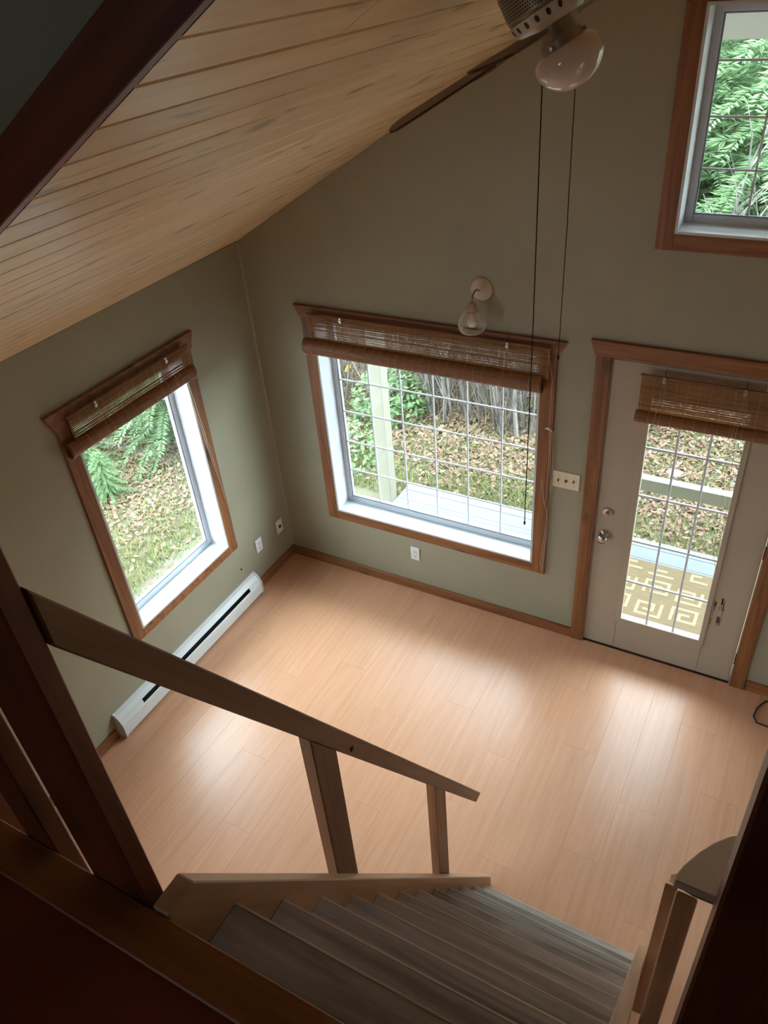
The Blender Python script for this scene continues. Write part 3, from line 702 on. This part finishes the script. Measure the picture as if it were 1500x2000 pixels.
# right handrail, seen along its length, with a rounded end tilted to catch window light
def rr_top(y): return 3.165-1.640*(y+3.344)
capp = [(3.2005, -3.3418), (3.2428, -3.3418), (3.2505, -3.2013), (3.2425, -3.2107), (3.2289, -3.238), (3.2158, -3.2723), (3.2056, -3.3064), (3.2007, -3.3291)]
bm = new_bm(); add_prism(bm, capp, 2, 3.186, 3.198, bev=.0015)
for v in bm.verts: v.co.z -= (v.co.y+3.344)*.73
stp(obj('handrail_end', bm, capM, label='rounded upper end of the right handrail'))
stp(prismo('handrail', [(-3.340, 3.186), (-3.306, 3.166), (-1.861, .775), (-1.895, .775), (-3.340, 3.180)], 0, 3.215, 3.2425, railS, bev=.002, label='right handrail'))
def rrb(y): return 3.165-1.662*(y+3.340)
post(-2.880, -2.791, 3.2195, 3.2575, rrb, 1.45)
post(-2.283, -2.200, 3.2005, 3.2385, rrb, .45)

# ------------------------------------------------------------------ outside
GZ = -.36
def gz(x, y):
    d = max(0, y-3.2)*.10+max(0, -x-2.2)*.10
    return GZ+d+mnoise.noise(Vector((x*.6, y*.6, 0)))*.06*(1 if (y > 1.6 or x < -.9) else .2)
def mat_ground():
    m, N, L, P = newmat('forest_floor_soil'); tc = N.new('ShaderNodeTexCoord'); n = N.new('ShaderNodeTexNoise'); n.inputs['Scale'].default_value = 1.6; n.inputs['Detail'].default_value = 10; n.inputs['Roughness'].default_value = .7
    L.new(tc.outputs['Object'], n.inputs['Vector']); r = N.new('ShaderNodeValToRGB'); e = r.color_ramp
    e.elements[0].position = .35; e.elements[0].color = srgb(84, 88, 60); e.elements[1].position = .62; e.elements[1].color = srgb(98, 82, 68)
    el = e.elements.new(.48); el.color = srgb(96, 92, 70)
    L.new(n.outputs[0], r.inputs[0]); L.new(r.outputs[0], P.inputs['Base Color']); P.inputs['Roughness'].default_value = .95; return m
bm = new_bm(); NX, NY = 90, 90
gx = [-16+44*i/NX for i in range(NX+1)]; gy = [-10+34*j/NY for j in range(NY+1)]
V = [[bm.verts.new((x, y, gz(x, y))) for y in gy] for x in gx]
for i in range(NX):
    for j in range(NY):
        cx, cy = (gx[i]+gx[i+1])/2, (gy[j]+gy[j+1])/2
        if 0.6 < cx < ROOMX-.6 and YB+.6 < cy < -.6: continue
        bm.faces.new((V[i][j], V[i+1][j], V[i+1][j+1], V[i][j+1]))
obj('ground', bm, mat_ground(), smooth=True, kind='structure')
# gravel strip by the left wall
rg = random.Random(21)
def island_mat(name, cols, rough=.8, trans=0, spec=.3):
    m, N, L, P = newmat(name); g = N.new('ShaderNodeNewGeometry'); r = N.new('ShaderNodeValToRGB'); r.color_ramp.interpolation = 'LINEAR'
    e = r.color_ramp.elements
    for i, c in enumerate(cols):
        p = i/(len(cols)-1)
        if i == 0: e[0].position = 0; e[0].color = c
        elif i == len(cols)-1: e[1].position = 1; e[1].color = c
    for i, c in enumerate(cols[1:-1]): q = e.new((i+1)/(len(cols)-1)); q.color = c
    L.new(g.outputs['Random Per Island'], r.inputs[0]); L.new(r.outputs[0], P.inputs['Base Color']); P.inputs['Roughness'].default_value = rough; P.inputs['Specular IOR Level'].default_value = spec
    if trans:
        tl = N.new('ShaderNodeBsdfTranslucent'); L.new(r.outputs[0], tl.inputs[0]); mx = N.new('ShaderNodeMixShader'); mx.inputs[0].default_value = trans
        L.new(P.outputs[0], mx.inputs[1]); L.new(tl.outputs[0], mx.inputs[2]); L.new(mx.outputs[0], N['Material Output'].inputs[0])
    return m
leafM = island_mat('fallen_leaf', [srgb(112, 86, 70), srgb(156, 126, 106), srgb(134, 102, 84), srgb(172, 148, 128), srgb(100, 78, 68)], trans=.25)
grassM = island_mat('lawn_grass', [srgb(108, 124, 68), srgb(150, 154, 98), srgb(96, 112, 68), srgb(168, 162, 128)], trans=.3)
needleM = island_mat('spruce_needles', [srgb(102, 130, 90), srgb(134, 160, 116), srgb(116, 144, 102), srgb(148, 168, 124)], trans=.3)
shrubM = island_mat('shrub_leaf', [srgb(94, 124, 80), srgb(130, 154, 106), srgb(110, 140, 94)], trans=.3)
yleafM = island_mat('yellow_leaf', [srgb(232, 200, 60), srgb(222, 180, 70), srgb(206, 200, 90)], trans=.4)
barkM = wood('grey_bark', srgb(84, 78, 74), srgb(138, 132, 126), Z, grain=30, knots=.3)
stoneM = island_mat('grey_stone', [srgb(120, 124, 128), srgb(170, 172, 176), srgb(142, 138, 132)])

def mesh_pydata(name, verts, faces, m):
    me = bpy.data.meshes.new(name); me.from_pydata(verts, [], faces); me.update(); me.materials.append(m); return me
def leaf_pts(c, s, yaw, tilt, fold):
    # folded six-point leaf, four triangles/quads
    R_ = Euler((tilt, fold*.3, yaw)).to_matrix()
    P_ = [(0, -1, 0), (.5, -.35, .22*fold), (.42, .4, .25*fold), (0, 1, .1*fold), (-.42, .4, .25*fold), (-.5, -.35, .22*fold)]
    return [tuple(Vector(c)+R_ @ Vector((a*s, b*s, d*s))) for a, b, d in P_]
def litter(name, n, region, m, smin, smax, density, label, cat, seed, lift=.012):
    r_ = random.Random(seed); vs, fs = [], []
    k = 0
    while k < n:
        x_ = r_.uniform(*region[:2]); y_ = r_.uniform(*region[2:])
        if r_.random() > density(x_, y_): continue
        b = len(vs); vs += leaf_pts((x_, y_, gz(x_, y_)+lift+r_.random()*.03), r_.uniform(smin, smax), r_.uniform(0, 6.3), r_.uniform(-.6, .6), r_.uniform(.3, 1.6)*r_.choice((1, -1)))
        fs += [(b, b+1, b+2, b+3), (b, b+3, b+4, b+5)]; k += 1
    o = bpy.data.objects.new(name, mesh_pydata(name, vs, fs, m)); COL.objects.link(o); o['kind'] = 'stuff'; tag(o, label, cat); return o
def dens_back(x, y):
    if y < 1.45: return 0
    d = mnoise.noise(Vector((x*.9, y*.9, 3)))*.6+.35
    d += .7*max(0, min(1, (y-1.75)/.6))
    return max(.05, min(1, d))
def dens_left(x, y):
    d = mnoise.noise(Vector((x*1.1, y*1.1, 9)))*.6+.30
    d += .6*max(0, min(1, (-x-1.45)/.6))
    if x > -1.25: d *= .35
    return max(.04, min(1, d))
litter('leaf_litter', 30000, (-2.5, 6.5, 1.4, 4.6), leafM, .016, .036, dens_back, 'brown fallen leaves spread over the grass behind the porch', 'leaves', 31)
litter('leaf_litter', 22000, (-5.2, -.6, -2.4, 3.4), leafM, .015, .033, dens_left, 'brown fallen leaves on the ground outside the left window', 'leaves', 32)
def grass(name, n, region, dens, label, seed, hmin=.03, hmax=.09):
    r_ = random.Random(seed); vs, fs = [], []; k = 0
    while k < n:
        x_ = r_.uniform(*region[:2]); y_ = r_.uniform(*region[2:])
        if r_.random() > dens(x_, y_): continue
        z_ = gz(x_, y_); h = r_.uniform(hmin, hmax); a = r_.uniform(0, 6.3); wv = .004; lx, ly = r_.uniform(-1, 1)*h*.9, r_.uniform(-1, 1)*h*.9
        dx, dy = math.cos(a)*wv, math.sin(a)*wv; b = len(vs)
        vs += [(x_-dx, y_-dy, z_-.01), (x_+dx, y_+dy, z_-.01), (x_+dx*.7+lx*.5, y_+dy*.7+ly*.5, z_+h*.6), (x_-dx*.7+lx*.5, y_-dy*.7+ly*.5, z_+h*.6), (x_+lx, y_+ly, z_+h)]
        fs += [(b, b+1, b+2, b+3), (b+3, b+2, b+4)]; k += 1
    o = bpy.data.objects.new(name, mesh_pydata(name, vs, fs, grassM)); COL.objects.link(o); o['kind'] = 'stuff'; tag(o, label, 'grass'); return o
grass('grass', 42000, (-2.2, 6.2, 1.36, 3.6), lambda x, y: 0 if y < 1.42 else max(.08, min(1, 1.1-dens_back(x, y)*.8)), 'short yellow-green grass beside the porch deck', 41)
grass('grass', 30000, (-4.2, -.5, -2.6, 3.0), lambda x, y: max(.08, min(1, 1.1-dens_left(x, y)*.8))*(1 if x < -1.25 else .25), 'short yellow-green grass outside the left window', 42)
# gravel by the left wall
vs, fs = [], []
for k in range(3800):
    x_ = rg.uniform(-1.35, -.3); y_ = rg.uniform(-2.6, 1.2); s_ = rg.uniform(.008, .022); z_ = gz(x_, y_)+s_*.3
    if rg.random() > min(1, (x_+1.35)/.4+.15): continue
    b = len(vs); o8 = [(x_+s_*rg.uniform(.6, 1)*i, y_+s_*rg.uniform(.6, 1)*j, z_+s_*.6*l) for i, j, l in ((1, 0, 0), (-1, 0, 0), (0, 1, 0), (0, -1, 0), (0, 0, 1), (0, 0, -1))]
    vs += o8; fs += [(b, b+2, b+4), (b+2, b+1, b+4), (b+1, b+3, b+4), (b+3, b, b+4), (b+2, b, b+5), (b+1, b+2, b+5), (b+3, b+1, b+5), (b, b+3, b+5)]
o = bpy.data.objects.new('gravel', mesh_pydata('gravel', vs, fs, stoneM)); COL.objects.link(o); o['kind'] = 'stuff'; tag(o, 'grey gravel strip along the foot of the left wall outside', 'gravel')

# conifers
def conifer_mesh(seed, h, spread, nb, dens, tw=.16, wf=1.0):
    r_ = random.Random(seed); vs, fs = [], []
    for i in range(nb):
        t = i/nb; z0 = h*(.04+.94*t); L_ = spread*(1-t)**.8*r_.uniform(.75, 1.1)+.08; a = i*2.399+r_.uniform(-.3, .3)
        da = Vector((math.cos(a), math.sin(a), 0)); pr_ = Vector((-da.y, da.x, 0))
        nt = max(4, int(L_*dens))
        for j in range(nt):
            s_ = (j+.5)/nt; base = da*(L_*s_)+Vector((0, 0, z0+.25*L_*s_-.45*L_*s_*s_))
            for sd in (-1, 1):
                tl_ = (tw*(1-s_*.6)*max(.5, min(1.6, L_)))*r_.uniform(.8, 1.2)+.03
                d = (da*r_.uniform(.4, .9)+pr_*sd*.8+Vector((0, 0, r_.uniform(-.5, .35)))).normalized()
                tip = base+d*tl_; sidev = d.cross(Vector((0, 0, 1))).normalized()*(.012+.02*tl_/.2)*wf; upv = Vector((0, 0, .010+.012*tl_/.2))*wf
                m_ = base.lerp(tip, .45); b = len(vs)
                vs += [tuple(base), tuple(m_+sidev), tuple(tip), tuple(m_-sidev), tuple(m_+upv), tuple(m_-upv)]
                fs += [(b, b+1, b+2), (b, b+2, b+3), (b, b+4, b+2), (b, b+2, b+5)]
    return mesh_pydata('foliage', vs, fs, needleM)
def trunk_mesh(h, r0, n=7):
    bm = new_bm(); add_tube(bm, [(0, 0, -.2), (0.01, 0, h*.3), (-.01, .01, h*.7), (0, 0, h)], [r0*1.2, r0, r0*.6, r0*.15], n)
    me = bpy.data.meshes.new('trunk'); bm.to_mesh(me); bm.free(); me.materials.append(barkM); return me
CT = []
for sd, h, sp, nb, de, tw_ in ((1, 7.0, 1.7, 260, 34, .14), (2, 6.0, 1.5, 240, 34, .14), (3, 2.6, .95, 170, 60, .10), (4, 1.5, .75, 130, 70, .08)):
    CT.append((conifer_mesh(sd, h, sp, nb, de, tw_, .62 if sd < 3 else .42), trunk_mesh(h, .02+.012*h), h))
def put_tree(kind, x, y, s, rz, name, label, group=None, cat='tree'):
    T_ = empty(name, (x, y, gz(x, y)-.03), rz, label, cat, group); T_.scale = (s, s, s)
    f, t, h = CT[kind]
    o = bpy.data.objects.new('foliage', f); COL.objects.link(o); o.parent = T_
    o = bpy.data.objects.new('trunk', t); COL.objects.link(o); o.parent = T_
rt = random.Random(77)
G1 = 'tall conifers beyond the thicket'
for i, (x_, y_) in enumerate([(-3.4, 7.2), (-1.6, 6.4), (.2, 7.4), (1.6, 6.2), (3.2, 7.0), (4.8, 6.3), (6.4, 7.2), (-.6, 9.2), (2.4, 9.0), (5.4, 9.4), (.9, 11.0), (3.8, 11.4), (-2.6, 10.8), (-5.2, 8.6), (7.6, 10.4), (.7, 5.9), (2.5, 5.6), (4.0, 5.4), (1.6, 8.0), (3.4, 8.6)]):
    put_tree(i % 2, x_, y_, rt.uniform(.75, 1.0), rt.uniform(0, 6.3), 'conifer', 'tall green conifer behind the thicket of bare stems', G1)
G2 = 'conifers beyond the left window'
for i, (x_, y_) in enumerate([(-7.0, -1.5), (-7.4, 1.0), (-6.6, 3.4), (-8.6, -.2), (-8.8, 2.6), (-6.4, -4.0)]):
    put_tree(i % 2, x_, y_, rt.uniform(.7, .95), rt.uniform(0, 6.3), 'conifer', 'tall green conifer standing far back beyond the left window', G2)
put_tree(2, -2.55, 1.45, .95, 1.0, 'young_spruce', 'young green spruce behind the grass, upper right in the left window')
put_tree(3, -3.05, .45, .62, 2.0, 'young_spruce', 'low green spruce among leaves at the left edge of the left window', cat='tree')
put_tree(3, -2.45, .30, .36, 4.0, 'young_spruce', 'smallest spruce seedling growing in the fallen leaves', cat='tree')
put_tree(2, -3.9, 2.1, 1.0, 2.2, 'young_spruce', 'bushy young spruce at the back of the leaf-covered slope', cat='tree')

# thicket of bare saplings
def sapling_mesh(seed):
    r_ = random.Random(seed); bm = new_bm(); h = r_.uniform(1.3, 2.5); p = Vector((0, 0, -.1)); pts = [p.copy()]; d = Vector((r_.uniform(-.2, .2), r_.uniform(-.2, .2), 1))
    for i in range(7):
        d += Vector((r_.uniform(-.12, .12), r_.uniform(-.12, .12), 0)); p = p+d.normalized()*h/7; pts.append(p.copy())
    r0 = r_.uniform(.009, .024); add_tube(bm, pts, [r0*(1-.8*i/7) for i in range(8)], 5)
    for i in range(9):
        k = r_.randint(1, 6); a = r_.uniform(0, 6.3); L_ = r_.uniform(.2, .6); q = pts[k]
        e = q+Vector((math.cos(a)*.5, math.sin(a)*.5, r_.uniform(.5, 1.2))).normalized()*L_
        add_tube(bm, [q, q.lerp(e, .5)+Vector((r_.uniform(-.03, .03),)*3), e], [r0*.4, r0*.28, r0*.12], 3)
    me = bpy.data.meshes.new('bare_sapling'); bm.to_mesh(me); bm.free(); me.materials.append(barkM); return me
SM = [sapling_mesh(s) for s in range(9)]
for k in range(296):
    x_ = rt.uniform(-2.6, 4.6); y_ = 2.78+max(0, x_-1.0)*.8+1.9*rt.random()**1.6
    o = bpy.data.objects.new('bare_sapling', SM[k % 9]); COL.objects.link(o); o.location = (x_, y_, gz(x_, y_)); o.rotation_euler = (rt.uniform(-.12, .12), rt.uniform(-.12, .12), rt.uniform(0, 6.3)); s_ = rt.uniform(.8, 1.2); o.scale = (s_, s_, s_)
    tag(o, 'thin bare grey stem in the thicket behind the leaf-covered lawn', 'sapling', 'bare stems of the thicket')
for k in range(26):
    x_ = rt.uniform(-5.2, -3.2); y_ = rt.uniform(-.6, 2.8)
    o = bpy.data.objects.new('bare_sapling', SM[k % 9]); COL.objects.link(o); o.location = (x_, y_, gz(x_, y_)); o.rotation_euler = (rt.uniform(-.12, .12), rt.uniform(-.12, .12), rt.uniform(0, 6.3))
    tag(o, 'thin bare stem at the back of the ground outside the left window', 'sapling', 'bare stems outside the left window')
# dense brush between the stems
vs, fs = [], []; rq = random.Random(55)
def twig(vs, fs, a, b, r_):
    d = (b-a).normalized(); u = d.cross(Vector((0.3, 0.2, 1))).normalized()*r_; v = d.cross(u).normalized()*r_; k = len(vs)
    vs += [tuple(a+u), tuple(a-u*.5+v*.87), tuple(a-u*.5-v*.87), tuple(b)]; fs += [(k, k+1, k+3), (k+1, k+2, k+3), (k+2, k, k+3)]
for k in range(9000):
    x_ = rq.uniform(-3.4, 5.6); y_ = 2.85+max(0, x_-1.0)*.8+2.6*rq.random(); z0 = gz(x_, y_)+rq.uniform(-.02, .9)*rq.random()
    a = Vector((x_, y_, z0)); b = a+Vector((rq.uniform(-.25, .25), rq.uniform(-.2, .2), rq.uniform(.15, .8)))
    twig(vs, fs, a, b, rq.uniform(.003, .008))
for k in range(2600):
    x_ = rq.uniform(-5.6, -3.0); y_ = rq.uniform(-1.5, 3.2); z0 = gz(x_, y_)+rq.uniform(-.02, .6)*rq.random()
    a = Vector((x_, y_, z0)); twig(vs, fs, a, a+Vector((rq.uniform(-.25, .25), rq.uniform(-.2, .2), rq.uniform(.15, .7))), rq.uniform(.003, .007))
twigM = island_mat('dry_twig', [srgb(92, 80, 70), srgb(140, 128, 116), srgb(112, 100, 88), srgb(156, 146, 132)])
o = bpy.data.objects.new('brush', mesh_pydata('brush', vs, fs, twigM)); COL.objects.link(o); o['kind'] = 'stuff'; tag(o, 'tangle of dry grey-brown twigs between the bare stems', 'brush')
# leafy shrubs
def shrub_mesh(seed, h, w_, n, m=shrubM, s0=.018, s1=.045):
    r_ = random.Random(seed); vs, fs = [], []
    for i in range(n):
        a = r_.uniform(0, 6.3); rr_ = w_*math.sqrt(r_.random()); zz = h*r_.random()*(1-.5*(rr_/w_)**2)
        b = len(vs); vs += leaf_pts((math.cos(a)*rr_, math.sin(a)*rr_, zz), r_.uniform(s0, s1), r_.uniform(0, 6.3), r_.uniform(-.9, .9), r_.uniform(-1, 1)); fs += [(b, b+1, b+2, b+3), (b, b+3, b+4, b+5)]
    return mesh_pydata('foliage', vs, fs, m)
def shrub_stems(seed, h, w_):
    r_ = random.Random(seed); bm = new_bm()
    for i in range(9):
        a = r_.uniform(0, 6.3); add_tube(bm, [(0, 0, -.05), (math.cos(a)*w_*.3, math.sin(a)*w_*.3, h*.4), (math.cos(a)*w_*.7, math.sin(a)*w_*.7, h*.85)], [.008, .006, .002], 4)
    me = bpy.data.meshes.new('stems'); bm.to_mesh(me); bm.free(); me.materials.append(barkM); return me
for i, (x_, y_, h_, w_, n_, lb) in enumerate([(-.62, 2.75, .62, .42, 900, 'green leafy shrub right of the porch post, seen through the picture window'),
                                  (-1.45, 2.35, .75, .42, 900, 'green leafy shrub left of the porch post behind the picture window'),
                                  (-.75, 1.75, .40, .50, 700, 'low green ground shrub at the foot of the porch post'),
                                  (1.62, 3.25, .55, .35, 500, 'green shrub at the right edge of the picture window view'),
                                  (-2.55, 3.3, .9, .5, 700, 'pale green shrub at the far left behind the porch post')]):
    T_ = empty('shrub', (x_, y_, gz(x_, y_)), 0, lb, 'shrub')
    o = bpy.data.objects.new('foliage', shrub_mesh(60+i, h_, w_, n_)); COL.objects.link(o); o.parent = T_
    o = bpy.data.objects.new('stems', shrub_stems(80+i, h_, w_)); COL.objects.link(o); o.parent = T_
T_ = empty('maple_sapling', (-1.75, 3.05, gz(-1.75, 3.05)), 0, 'sapling with bright yellow leaves at the upper left of the picture window', 'tree')
o = bpy.data.objects.new('foliage', shrub_mesh(99, 1.5, .5, 34, yleafM, .05, .10)); COL.objects.link(o); o.parent = T_
o = bpy.data.objects.new('stems', shrub_stems(98, 1.5, .5)); COL.objects.link(o); o.parent = T_
# stones in the lawn
for i, (x_, y_, s_) in enumerate([(1.32, 2.05, .055), (2.40, 2.75, .07), (2.62, 1.62, .035), (2.95, 2.75, .05)]):
    bm = new_bm(); bmesh.ops.create_icosphere(bm, subdivisions=2, radius=1)
    for v in bm.verts: v.co *= 1+.25*mnoise.noise(v.co*1.3+Vector((i, 0, 0))); v.co = Vector((v.co.x*s_*1.2, v.co.y*s_, v.co.z*s_*.6))
    o = obj('stone', bm, stoneM, smooth=True); o.location = (x_, y_, gz(x_, y_)+.01)
    tag(o, ['grey stone in the lawn seen through the picture window', 'largest grey stone on the lawn behind the porch rail', 'smallest stone on the grass at the porch edge', 'grey stone on the lawn at the right beyond the porch rail'][i], 'stone')

# porch deck, rail, post, mat
dk = empty('porch_deck', kind='structure')
deckM = plain('pale_porch_paint', srgb(104, 108, 112), .55, noise=.06, nscale=6)
for i, (a, b) in enumerate(((T, .30), (.302, .45), (.452, .60), (.602, .75), (.752, .90), (.902, 1.05), (1.052, 1.105), (1.108, 1.245), (1.250, 1.345))):
    boxo('deck_board', (.345, 6.2, a, b, -.135, -.10), deckM, dk)
boxo('rim_board', (.345, 6.2, T, 1.33, -.34, -.136), deckM, dk)
tanM = plain('tan_porch_paint', srgb(138, 136, 122), .6)
PR = empty('porch_railing', (3.2, 1.33, -.10), label='cream porch rail crossing behind the door glass', cat='railing')
def prp(name, dims, m):
    o = boxo(name, dims, m, bev=.003); o.parent = PR; o.matrix_parent_inverse = Matrix.Translation(PR.location).inverted()
prp('rail', (2.05, 5.9, 1.300, 1.338, .385, .495), tanM)
prp('rail_cap', (2.05, 5.9, 1.285, 1.35, .495, .505), white_paint)
prp('post', (1.97, 2.05, 1.26, 1.34, -.10, .52), tanM); prp('post', (5.9, 5.98, 1.26, 1.34, -.10, .52), tanM)
bm = new_bm(); add_box(bm, .040, .160, 1.30, 1.42, -.42, roofz(.04)-.005, bev=.004)
tag(obj('porch_post', bm, plain('cream_porch_post_paint', srgb(150, 145, 130), .6)), 'square cream porch post outside the picture window', 'post')
def mat_mat():
    m, N, L, P = newmat('woven_mat_straw'); tc = N.new('ShaderNodeTexCoord'); mp = N.new('ShaderNodeMapping'); mp.inputs['Scale'].default_value = (8, 300, 1)
    L.new(tc.outputs['Object'], mp.inputs[0]); n = N.new('ShaderNodeTexNoise'); n.inputs['Scale'].default_value = 1; L.new(mp.outputs[0], n.inputs['Vector'])
    r = N.new('ShaderNodeValToRGB'); r.color_ramp.elements[0].color = srgb(92, 76, 52); r.color_ramp.elements[1].color = srgb(118, 100, 72); r.color_ramp.elements[0].position = .35; r.color_ramp.elements[1].position = .65
    L.new(n.outputs[0], r.inputs[0]); L.new(r.outputs[0], P.inputs['Base Color']); P.inputs['Roughness'].default_value = .9; return m
MT = empty('porch_mat', (2.9, .62, -.10), label='tan woven mat with pale square spiral pattern outside the door', cat='mat')
boxo('base', (-.68, .55, -.42, .46, 0, .006), mat_mat(), MT)
bm = new_bm(); bw = .022
def bar(x0, y0, x1, y1):
    e = -bw/2 if x0 == x1 else bw/2
    add_box(bm, min(x0, x1)-bw/2, max(x0, x1)+bw/2, min(y0, y1)-(e if x0 == x1 else bw/2), max(y0, y1)+(e if x0 == x1 else bw/2), .0055, .0066)
c = .235
for i in range(5):
    for j in range(4):
        ox, oy = -.56+i*c, -.34+j*.225; s_ = 1 if (i+j) % 2 else -1
        pts = [(0, 0), (0, .15), (.16, .15), (.16, .03), (.055, .03), (.055, .095), (.11, .095)]
        if s_ < 0: pts = [(.16-a, .15-b) for a, b in pts]
        for (a, b), (e, f_) in zip(pts, pts[1:]):
            x0_, x1_ = ox+a, ox+e; y0_, y1_ = oy+b, oy+f_
            if max(x0_, x1_) < .53 and max(y0_, y1_) < .445: bar(x0_, y0_, x1_, y1_)
obj('key_pattern', bm, plain('pale_mat_yarn', srgb(138, 126, 98), .9), MT)
